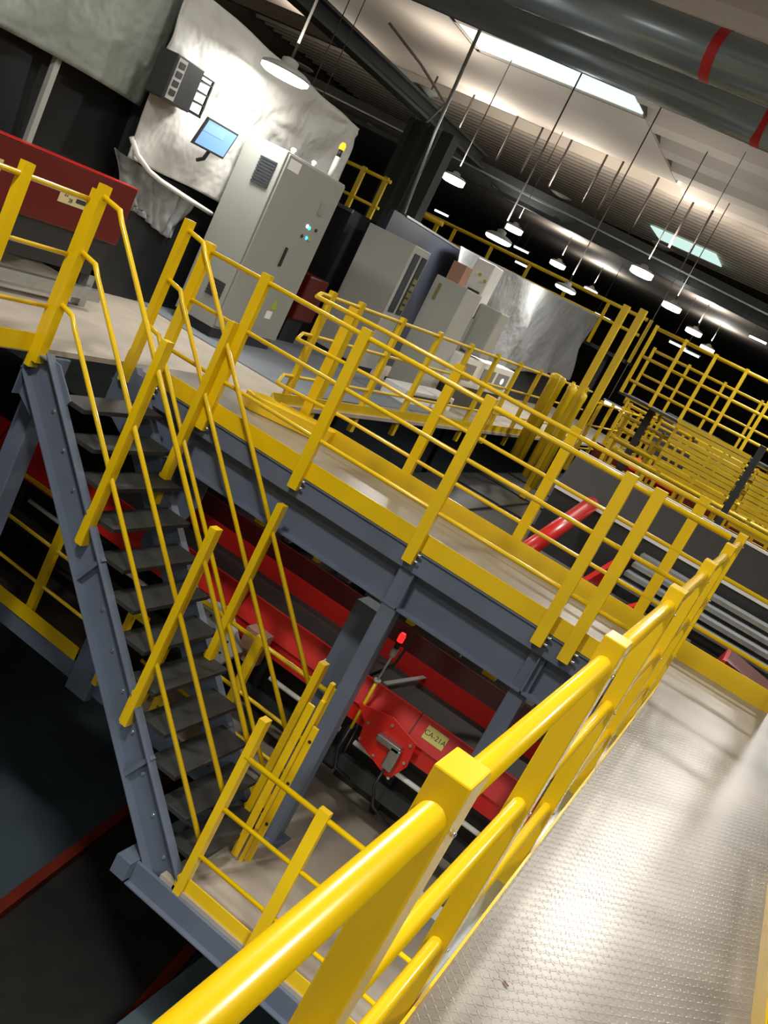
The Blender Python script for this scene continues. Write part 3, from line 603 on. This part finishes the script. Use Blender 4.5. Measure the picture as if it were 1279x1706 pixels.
for (x0, x1, z0, z1, lb) in ((-1.78, -0.78, 0.60, 1.42, 'wide panel of tightly spaced yellow slats left of the slim dark post'), (-0.60, 0.9, 0.55, 1.30, 'yellow slatted panel right of the slim dark post')):
    t = thing('slatted_panel', lb, 'panel', (x0, 12.9, -0.6))
    k = 0; z = z0; xx = x0
    while z < z1:
        MB().box(xx+(0.35 if k % 3 == 1 and x0 < -1 else 0), x1, 12.88, 12.90, z, z+0.055).build('slat', 'yellow_far', t); z += 0.066; k += 1
    for x in (x0+0.02, (x0+x1)/2, x1-0.02): MB().box(x-0.02, x+0.02, 12.90, 12.94, -0.64, z1).build('upright', 'yellow_far', t)
t = thing('dark_post', 'slim dark steel post in front of the yellow mesh at right', 'post', (-0.66, 12, 0))
MB().box(-0.70, -0.62, 11.96, 12.04, -0.6, 1.62).build('shaft', 'dgirder', t)
for i, (x, y, z, sx, lb) in enumerate(((-1.9, 19.3, 1.2, 0.5, 'dark boxed machine under the raised gantry, leftmost'), (-0.6, 19.3, 1.0, 0.8, 'dark boxed machine under the raised gantry, right'), (-2.6, 21, 1.35, 0.6, 'dark boxed machine far behind the tall yellow posts'))):
    t = thing('far_machine', lb, 'machine', (x, y, 0)); MB().box(x-sx, x+sx, y, y+0.6, -0.5, z).build('body', 'navy', t, 0.02)
    MB().box(x-sx*0.6, x-sx*0.1, y-0.02, y, z-0.2, z-0.1).build('panel', 'galv', t)

# ---------------------------------------------------------------- platform machines
t = thing('control_cabinet', 'tall light grey control cabinet with lit buttons beside the silver tarpaulin', 'cabinet', (-6.2, 9.2, 0))
MB().box(-6.46, -5.92, 8.56, 9.84, 0.12, 2.09).build('body', 'cabgrey', t, 0.008)
d = MB().box(-5.92, -5.895, 8.585, 9.815, 0.15, 2.07).build('door', 'cabgrey', t, 0.004)
MB().box(-5.895, -5.88, 9.20, 9.24, 0.98, 1.20).build('handle', 'black', d)
MB().box(-5.895, -5.885, 9.50, 9.60, 1.66, 1.80).build('meter', 'grey2', d)
for (y, z, m_) in ((9.42, 1.50, 'white_on'), (9.47, 1.49, 'green_on'), (9.40, 1.38, 'black'), (9.50, 1.38, 'blue_on'), (9.56, 1.37, 'lime'), (9.62, 1.50, 'black')):
    MB().lathe((-5.893, y, z), [(0.02, -0.002), (0.02, 0.008), (0.014, 0.012)], 12, 'x').build('button', m_, d)
MB().extr([(9.42, 0.50), (9.54, 0.50), (9.48, 0.64)], lambda p, k: (-5.895+0.002*k, p[0], p[1])).build('warning_sticker', 'lime', d)
MB().extr([(8.97, 0.50), (9.05, 0.50), (9.03, 0.66)], lambda p, k: (-5.895+0.002*k, p[0], p[1])).build('warning_sticker', 'lime', d)
MB().box(-5.895, -5.892, 9.38, 9.50, 0.38, 0.47).build('paper_sticker', 'white', d)
MB().box(-5.895, -5.891, 8.62, 8.84, 1.93, 2.04).build('name_plate', 'white', d)
v = MB()
for k in range(9): v.box(-6.20, -5.98, 8.545, 8.558, 1.66+0.032*k, 1.68+0.032*k)
v.build('vent_grille', 'charcoal', t)
v = MB()
for k in range(6): v.box(-6.17, -5.97, 8.545, 8.558, 0.42+0.032*k, 0.44+0.032*k)
v.build('vent_grille', 'charcoal', t)
MB().box(-6.44, -5.94, 8.6, 9.8, 0.0, 0.12).build('plinth', 'black', t)
b = MB()
for (x, y) in ((-6.1, 8.9), (-6.1, 9.35)): b.lathe((x, y, 2.09), [(0.02, 0), (0.02, 0.02), (0.035, 0.05), (0.02, 0.07)], 12)
b.build('lifting_eye', 'white', t)
t = thing('beacon_mast', 'white signal mast with amber beacon on top of the control cabinet', 'beacon', (-5.98, 9.6, 2.09))
MB().tube([(-6.0, 9.58, 2.10), (-6.0, 9.58, 2.32)], 0.03, 12).build('mast', 'white', t)
MB().tube([(-6.0, 9.58, 2.32), (-6.0, 9.58, 2.40)], 0.025, 12).build('neck', 'black', t)
MB().lathe((-6.0, 9.58, 2.40), [(0.035, 0), (0.035, 0.05), (0.02, 0.08)], 14).build('beacon_lens', 'amber_on', t)

t = thing('drive_cabinet', 'tall light cabinet with dark slotted front and yellow switch blocks', 'cabinet', (-6.2, 12.3, 0))
MB().box(-6.62, -5.84, 12.0, 12.55, 0.10, 1.90).build('body', 'grey', t, 0.008)
MB().box(-5.84, -5.825, 12.08, 12.25, 0.95, 1.80).build('dark_slot', 'navy', t)
MB().box(-5.84, -5.825, 12.34, 12.50, 0.95, 1.80).build('dark_slot', 'charcoal', t)
b = MB()
for k in range(5): b.box(-5.824, -5.812, 12.36, 12.48, 1.02+0.10*k, 1.09+0.10*k)
b.build('switch_block', 'olive', t)
MB().box(-6.60, -5.86, 12.02, 12.5, 0.0, 0.10).build('plinth', 'black', t)
t = thing('terminal_cabinet', 'lower light grey cabinet right of the slotted cabinet with a cardboard box on it', 'cabinet', (-5.8, 12.8, 0))
MB().box(-5.80, -5.27, 12.95, 13.6, 0.05, 1.70).build('body', 'grey', t, 0.01)
MB().box(-5.71, -5.66, 12.935, 12.95, 1.35, 1.60).build('indicator_strip', 'olive', t)
MB().box(-5.82, -5.25, 12.93, 13.6, 0.0, 0.05).build('plinth', 'black', t)
o = MB().box(-5.72, -5.50, 13.1, 13.35, 1.70, 1.98).build('cardboard_box', 'card'); tag(o, 'brown cardboard box standing on the lower light grey cabinet', 'box')
t = thing('test_machine', 'slim white-topped machine with small dark screen and yellow push buttons', 'machine', (-5.6, 14.2, 0))
MB().box(-5.78, -5.45, 14.0, 14.4, 1.35, 2.20).build('head', 'white', t, 0.02)
MB().box(-5.70, -5.50, 13.98, 14.0, 1.42, 1.74).build('screen', 'charcoal', t)
MB().box(-5.72, -5.44, 13.86, 14.0, 1.30, 1.34).build('shelf', 'white', t)
b = MB()
for (x, z) in ((-5.62, 1.98), (-5.50, 1.92), (-5.46, 1.52)): b.lathe((x, 13.995, z), [(0.025, -0.015), (0.025, 0)], 10, 'y')
b.build('push_button', 'lime', t)
MB().box(-5.80, -5.42, 14.02, 14.5, 0.0, 1.35).build('body', 'grey', t, 0.02)
MB().box(-5.44, -5.05, 14.1, 14.5, 0.86, 1.62).build('side_cabinet', 'grey', t, 0.02)
t = thing('navy_wall', 'dark navy partition behind the light cabinets', 'partition', (-6.7, 14, 0))
MB().box(-6.75, -6.68, 12.6, 16.6, 0.0, 2.22).build('panel', 'navy', t); MB().box(-6.76, -6.66, 13.0, 16.6, 2.22, 2.25).build('cap', 'galv', t)
for (y, lb) in ((13.7, 'white console with two blue-lit gauges behind the platform rail'),):
    t = thing('console', lb, 'console', (-5.2, 13.7, 0))
    MB().box(-5.40, -5.10, 13.6, 16.3, 0.35, 0.82).build('body', 'white', t, 0.02)
    for (ya, yb) in ((13.8, 14.3), (14.7, 15.3), (15.45, 16.05)):
        MB().box(-5.10, -5.09, ya, yb, 0.46, 0.72).build('gauge_panel', 'grey2', t)
    for y in (15.0, 15.75): MB().lathe((-5.088, y, 0.60), [(0.05, -0.002), (0.05, 0.01)], 12, 'x').build('gauge_light', 'white_on', t)
    MB().box(-5.38, -5.15, 13.7, 16.2, 0.0, 0.35).build('stand', 'charcoal', t)
t = thing('low_bench', 'low pale bench with black slots at the foot of the light cabinets', 'bench', (-5.3, 12, 0))
MB().box(-5.20, -4.85, 11.6, 13.4, 0.0, 0.20).build('body', 'white', t, 0.01); MB().box(-4.85, -4.84, 11.7, 13.3, 0.10, 0.14).build('slot', 'black', t)
struct('equipment_mat', MB().box(-6.6, -4.6, 9.9, 12.6, 0.0, 0.012), 'floorgrey')
struct('equipment_mat', MB().box(-6.9, -4.55, 8.3, 9.9, 0.0, 0.012), 'floorgrey')
t = thing('black_cabinet', 'black open frame cabinet between the two tall grey cabinets', 'cabinet', (-7.4, 12.2, 0))
MB().box(-7.55, -6.95, 12.0, 12.8, 0.0, 1.95).build('body', 'black', t); MB().box(-7.58, -7.53, 11.97, 12.0, 0.9, 1.95).box(-7.58, -6.93, 11.97, 12.0, 1.9, 1.95).build('frame', 'galv', t)
t = thing('red_machine', 'dark red machine side seen between the tall grey cabinets', 'machine', (-7.6, 11.2, 0))
MB().box(-8.3, -6.45, 10.9, 11.4, 0.35, 0.95).build('body', 'darkred', t, 0.02); MB().box(-8.2, -6.55, 10.95, 11.35, 0, 0.35).build('base', 'black', t)
# tarpaulins
def cloth(name, label, mname, X, poly, folds, nu=60, nv=46, depth=0.05, seed=1, parts=None, cat='tarpaulin'):
    """draped sheet on the plane X: poly = 4 corners (y,z) top-left, top-right, bottom-right, bottom-left"""
    rnd = random.Random(seed); mb = MB(); tl, tr, br, bl_ = [Vector(p) for p in poly]
    fr = [(rnd.uniform(3, 14)*(1.7 if folds == 'down' else 1), rnd.uniform(0, 6.28), rnd.uniform(-3, 3), rnd.uniform(0.3, 1)) for _ in range(9)]
    for j in range(nv+1):
        for i in range(nu+1):
            u, v_ = i/nu, j/nv
            p = (tl.lerp(tr, u)).lerp(bl_.lerp(br, u), v_)
            h = 0
            for (f, ph, sk, am) in fr: h += am*math.sin(f*(u*2.2+sk*0.12*v_)+ph+1.5*math.sin(3*v_+ph))*(0.35+0.65*v_ if folds == 'down' else 1-0.5*v_ if folds == 'up' else 1)
            if folds == 'pin':
                for (pu, pv) in ((0.15, 0.45), (0.5, 0.35), (0.95, 0.02)):
                    dx, dy = u-pu, v_-pv; a = math.atan2(dy, dx); rr = math.hypot(dx, dy); h += 1.3*math.sin(7*a+seed)*math.exp(-rr*3.2)*min(1, rr*8)
                h += 0.5*math.sin(34*u+3*math.sin(3*v_+seed)+4*v_)*(0.4+0.6*math.sin(5*u+seed)**2)
            mb.v.append((X+depth*h*0.33, p.x, p.y+0.02*math.sin(7*u+seed)*(v_ if v_ > 0.85 else 0)))
    for j in range(nv):
        for i in range(nu):
            a = j*(nu+1)+i; mb.f.append((a, a+1, a+nu+2, a+nu+1)); mb.sm.append(True)
    o = mb.build(name, mname); sd = o.modifiers.new('solid', 'SOLIDIFY'); sd.thickness = 0.012
    return tag(o, label, cat)
cloth('tarpaulin', 'grey-green tarpaulin hanging at the upper left over the black curtain', 'tarp_green', -6.75, [(3.2, 3.9), (7.38, 3.9), (7.30, 1.81), (3.2, 1.80)], 'pin', depth=0.03, seed=3)
cloth('tarpaulin', 'silver tarpaulin lit by the pendant lamp, draped around a machine with a monitor', 'tarp_silver', -6.58, [(7.14, 2.96), (10.66, 2.80), (10.6, 1.2), (7.14, 1.36)], 'pin', nu=110, nv=70, depth=0.055, seed=5)
cloth('tarpaulin', 'dark grey tarpaulin over the long machine in the middle distance', 'tarp_dark', -6.4, [(14.6, 2.26), (24.4, 2.62), (24.2, 0.9), (15.4, 0.3)], 'down', nu=120, nv=50, depth=0.16, seed=9)
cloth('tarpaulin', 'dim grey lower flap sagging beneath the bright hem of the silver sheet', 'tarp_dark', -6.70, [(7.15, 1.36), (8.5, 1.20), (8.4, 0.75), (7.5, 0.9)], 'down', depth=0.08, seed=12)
t = thing('covered_machine', 'machine bulk under the silver tarpaulin', 'machine', (-7.4, 9, 0))
MB().box(-8.0, -6.75, 7.5, 10.5, 0.0, 1.30).build('base', 'black', t); MB().box(-7.9, -6.85, 7.4, 10.5, 1.30, 2.70).build('body', 'charcoal', t)
t = thing('long_machine', 'machine bulk under the dark grey tarpaulin', 'machine', (-7.4, 20, 0)); MB().box(-8.0, -6.55, 16.8, 24.2, 0, 2.2).build('body', 'charcoal', t)
# hem roll at the lower edge of the silver sheet
o = MB().tube([(-6.55, 7.13, 1.52), (-6.5, 7.22, 1.40), (-6.5, 7.45, 1.31), (-6.5, 7.65, 1.27), (-6.5, 8.1, 1.22), (-6.52, 8.6, 1.17)], 0.024, 10).build('hem_roll', 'white'); tag(o, 'bright rolled hem along the lower edge of the silver sheet', 'hem')
cloth('black_curtain', 'black plastic curtain under the grey-green tarpaulin', 'curtain', -6.95, [(3.2, 1.9), (7.5, 1.9), (7.5, 0.3), (3.2, 0.3)], 'down', depth=0.09, seed=8, cat='curtain')
t = thing('tent_pole', 'grey square pole in front of the black curtain', 'pole', (-6.82, 6.3, 0)); MB().box(-6.85, -6.80, 6.27, 6.33, 0.0, 1.86).build('shaft', 'grey', t)
t = thing('cable_box', 'dark slotted equipment box mounted on the silver tarpaulin', 'box', (-6.45, 7.3, 2.1))
MB().box(-6.52, -6.30, 7.02, 7.42, 1.94, 2.34).build('body', 'charcoal', t, 0.01)
MB().box(-6.30, -6.295, 7.05, 7.17, 1.96, 2.32).build('pale_strip', 'grey', t)
b = MB(); 
for k in range(4): b.box(-6.294, -6.288, 7.07, 7.15, 2.00+0.08*k, 2.05+0.08*k)
b.build('slot', 'black', t)
b = MB()
for k in range(4): b.box(-6.50, -6.30, 7.43, 7.58, 1.96+0.095*k, 1.975+0.095*k)
b.box(-6.32, -6.30, 7.42, 7.60, 1.95, 1.965).box(-6.32, -6.30, 7.58, 7.60, 1.95, 2.30).box(-6.32, -6.30, 7.42, 7.60, 2.29, 2.305)
b.build('rack', 'charcoal', t)
t = thing('monitor', 'small flat monitor with a blue lit display before the silver tarpaulin', 'monitor', (-6.4, 8.0, 1.7))
def mq(mb, y0, y1, z0, z1, x0, x1): return mb.extr([(y0, z0), (y1, z0+0.0), (y1, z1), (y0, z1)], lambda p, k: (x0 if k == 0 else x1, p[0]+(p[1]-1.87)*0.30, p[1]))
mq(MB(), 7.78, 8.30, 1.72, 2.01, -6.42, -6.39).build('casing', 'black', t, 0.004)
mq(MB(), 7.80, 8.28, 1.74, 1.99, -6.39, -6.388).build('display', 'screen', t)
mq(MB(), 7.80, 8.12, 1.88, 1.97, -6.388, -6.386).build('window', 'screen2', t)
MB().tube([(-6.42, 8.05, 1.74), (-6.45, 8.05, 1.64), (-6.52, 8.05, 1.60)], 0.02, 8).build('stand', 'black', t)
# dark red conveyor at the left platform
t = thing('platform_conveyor', 'dark red conveyor body with cream labels behind the left yellow posts', 'conveyor', (-6, 5, 0))
MB().box(-6.12, -6.0, 3.0, 6.85, 0.62, 1.14).build('side_panel', 'darkred', t, 0.01)
MB().box(-6.14, -5.99, 3.0, 6.85, 1.14, 1.15).build('top_edge', 'red', t)
MB().box(-6.6, -6.12, 3.0, 6.8, 1.0, 1.03).build('belt', 'belt', t)
MB().box(-6.1, -6.02, 3.0, 6.8, 0.30, 0.62).build('under_frame', 'black', t)
for y in (3.4, 4.5, 5.6, 6.7): MB().box(-6.12, -6.02, y, y+0.08, 0.0, 0.35).build('leg', 'galv', t)
MB().box(-5.98, -5.90, 3.0, 6.8, 0.10, 0.20).build('floor_rail', 'galv', t)
lp = MB().box(-6.0, -5.996, 6.02, 6.38, 0.82, 0.93).build('label_plate', 'cream', t); lp['label'] = 'cream label with two rows of figures and a black bar'
text_mesh('22', 0.045, 'ink', lp, (-5.994, 6.09, 0.895), (0, 1, 0), (0, 0, 1)); text_mesh('28', 0.045, 'ink', lp, (-5.994, 6.15, 0.855), (0, 1, 0), (0, 0, 1))
MB().box(-5.996, -5.993, 6.21, 6.35, 0.855, 0.89).build('bar_mark', 'ink', lp)
lp = MB().box(-6.0, -5.996, 5.10, 5.40, 0.86, 0.97).build('label_plate', 'cream', t); MB().extr([(5.28, 0.90), (5.36, 0.90), (5.36, 0.93), (5.34, 0.95), (5.28, 0.95)], lambda p, k: (-5.996+0.003*k, p[0], p[1])).build('bar_mark', 'ink', lp)

# ---------------------------------------------------------------- overhead ducts and steel
def duct(label, a, b, r, bands):
    t = thing('air_duct', label, 'duct', a); MB().tube([a, b], r, 40).build('pipe', 'duct', t)
    A, B = Vector(a), Vector(b)
    for x in bands:
        c = A.lerp(B, (x-A.x)/(B.x-A.x)); MB().tube([c-Vector((0.06, 0, 0)), c+Vector((0.06, 0, 0))], r+0.004, 40, False).build('red_band', 'band', t)
    return t
duct('shiny round steel duct across the upper right, lower of the pair', (-14, 11.5, 5.0), (4, 13.4, 5.0), 0.245, (-2.63,))
duct('shiny round steel duct across the upper right corner, upper of the pair', (-14, 10.3, 5.0), (4, 11.3, 5.0), 0.27, (-3.08,))
t = thing('conduit', 'thin pale conduit between the two steel ducts', 'pipe', (-6, 12, 5)); MB().tube([(-14, 10.9, 5.0), (4, 12.35, 5.0)], 0.03, 10).build('pipe', 'grey', t)
t = thing('ceiling_girder', 'dark green ceiling girder running diagonally towards the middle', 'beam', (-12, 14, 5))
MB().box(-12.85, -12.40, 14.5, 27.3, 5.05, 5.12).box(-12.65, -12.60, 14.5, 27.3, 5.12, 5.40).box(-12.85, -12.40, 14.5, 27.3, 5.40, 5.46).build('beam', 'dgirder', t)
t = thing('long_beam', 'long dark beam with cable ladders across the ceiling at right', 'beam', (-12, 28.3, 5))
def BY(x): return 28.2+0.315*(x+12.4)
for (z0, z1, o0, o1, mm, nm) in ((4.80, 5.35, 0, 0.5, 'dgirder', 'beam'), (4.62, 4.74, -0.9, -0.75, 'charcoal', 'lower_flange'), (5.0, 5.05, -0.6, -0.3, 'galv', 'cable_ladder')):
    MB().extr([(-25, BY(-25)+o0), (9, BY(9)+o0), (9, BY(9)+o1), (-25, BY(-25)+o1)], lambda p, k: (p[0], p[1], z0 if k == 0 else z1)).build(nm, mm, t)
for x in range(-22, 4, 2):
    MB().box(x, x+0.05, BY(x)-0.9, BY(x)+0.1, 4.74, 4.80).build('tray_arm', 'charcoal', t)
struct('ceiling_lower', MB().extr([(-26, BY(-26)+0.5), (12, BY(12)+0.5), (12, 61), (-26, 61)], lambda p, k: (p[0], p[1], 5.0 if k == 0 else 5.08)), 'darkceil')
for (y, lb) in ((13.5, 'brown roof beam at the far left top, nearer one'), (19.5, 'brown roof beam at the far left top, farther one')):
    t = thing('roof_beam', lb, 'beam', (-18, y, 5.4)); MB().box(-25, -12.9, y, y+0.22, 5.2, 5.5).build('beam', 'girder', t)
t = thing('dark_column_bundle', 'dark grooved roof column behind the cabinets', 'column', (-8.5, 16, 0))
MB().box(-9.0, -8.45, 16.0, 16.5, 0, 3.95).box(-8.30, -8.05, 16.0, 16.3, 0, 3.95).box(-8.95, -8.85, 15.93, 16.0, 0, 3.95).box(-8.65, -8.55, 15.93, 16.0, 0, 3.95).build('shaft', 'dgirder', t)
t = thing('drop_pipe', 'thin grey pipe dropping from the ceiling to the light cabinets', 'pipe', (-6.8, 12.9, 2)); MB().tube([(-6.75, 13.1, 1.9), (-6.95, 13.2, 3.5), (-7.1, 13.3, 6.9)], 0.028, 10).build('pipe', 'galv', t)
struct('ceiling_soffit', MB().box(-25, -7.30, 1.8, 20.6, 6.98, 7.05).box(-25, -12.0, 20.6, 23.0, 6.98, 7.05).box(-25, -7.30, 23.0, 28.4, 6.98, 7.05), 'ceil')
struct('ceiling_end_board', MB().box(-7.34, -7.301, 1.8, 28.4, 7.05, 7.39), 'girder')
struct('skylight_curb', MB().box(-12.0, -7.36, 20.6, 21.3, 7.0, 7.1).box(-12.0, -7.36, 22.85, 23.0, 7.0, 7.1).box(-12.0, -11.9, 20.6, 23, 7.0, 7.1), 'ceil')
o = MB().box(-11.9, -7.36, 21.3, 22.85, 7.02, 7.06).build('skylight', 'sky'); tag(o, 'bright skylight pane just below the lower steel duct', 'skylight')
o = MB().box(-9.9, -7.15, 38.1, 40.4, 7.04, 7.08).build('skylight', 'sky'); tag(o, 'farther skylight pane above the long dark beam', 'skylight')
for x in (-15.2, -14.0, -12.6, -11.8, -10.9, -9.8, -9.3, -8.2, -7.0, -6.4):
    y = BY(x)+0.2; o = MB().tube([(x, y, 7.2), (x, y, 5.36)], 0.035, 8).build('hanger_rod', 'girder'); tag(o, 'thin dark hanger rod standing up from the long dark beam to the ceiling', 'rod', 'hanger rods above the long beam')
t = thing('bent_conduit', 'thin pale bent conduit hanging left of the skylight', 'pipe', (-9.5, 16.4, 5)); MB().tube([(-10.2, 16.0, 5.25), (-9.5, 16.4, 4.9), (-9.0, 17.0, 4.55), (-9.2, 17.0, 4.1), (-9.1, 17.2, 3.9)], 0.025, 8).build('pipe', 'grey', t)

for o in bpy.data.objects:
    if '_org' in o: del o['_org']
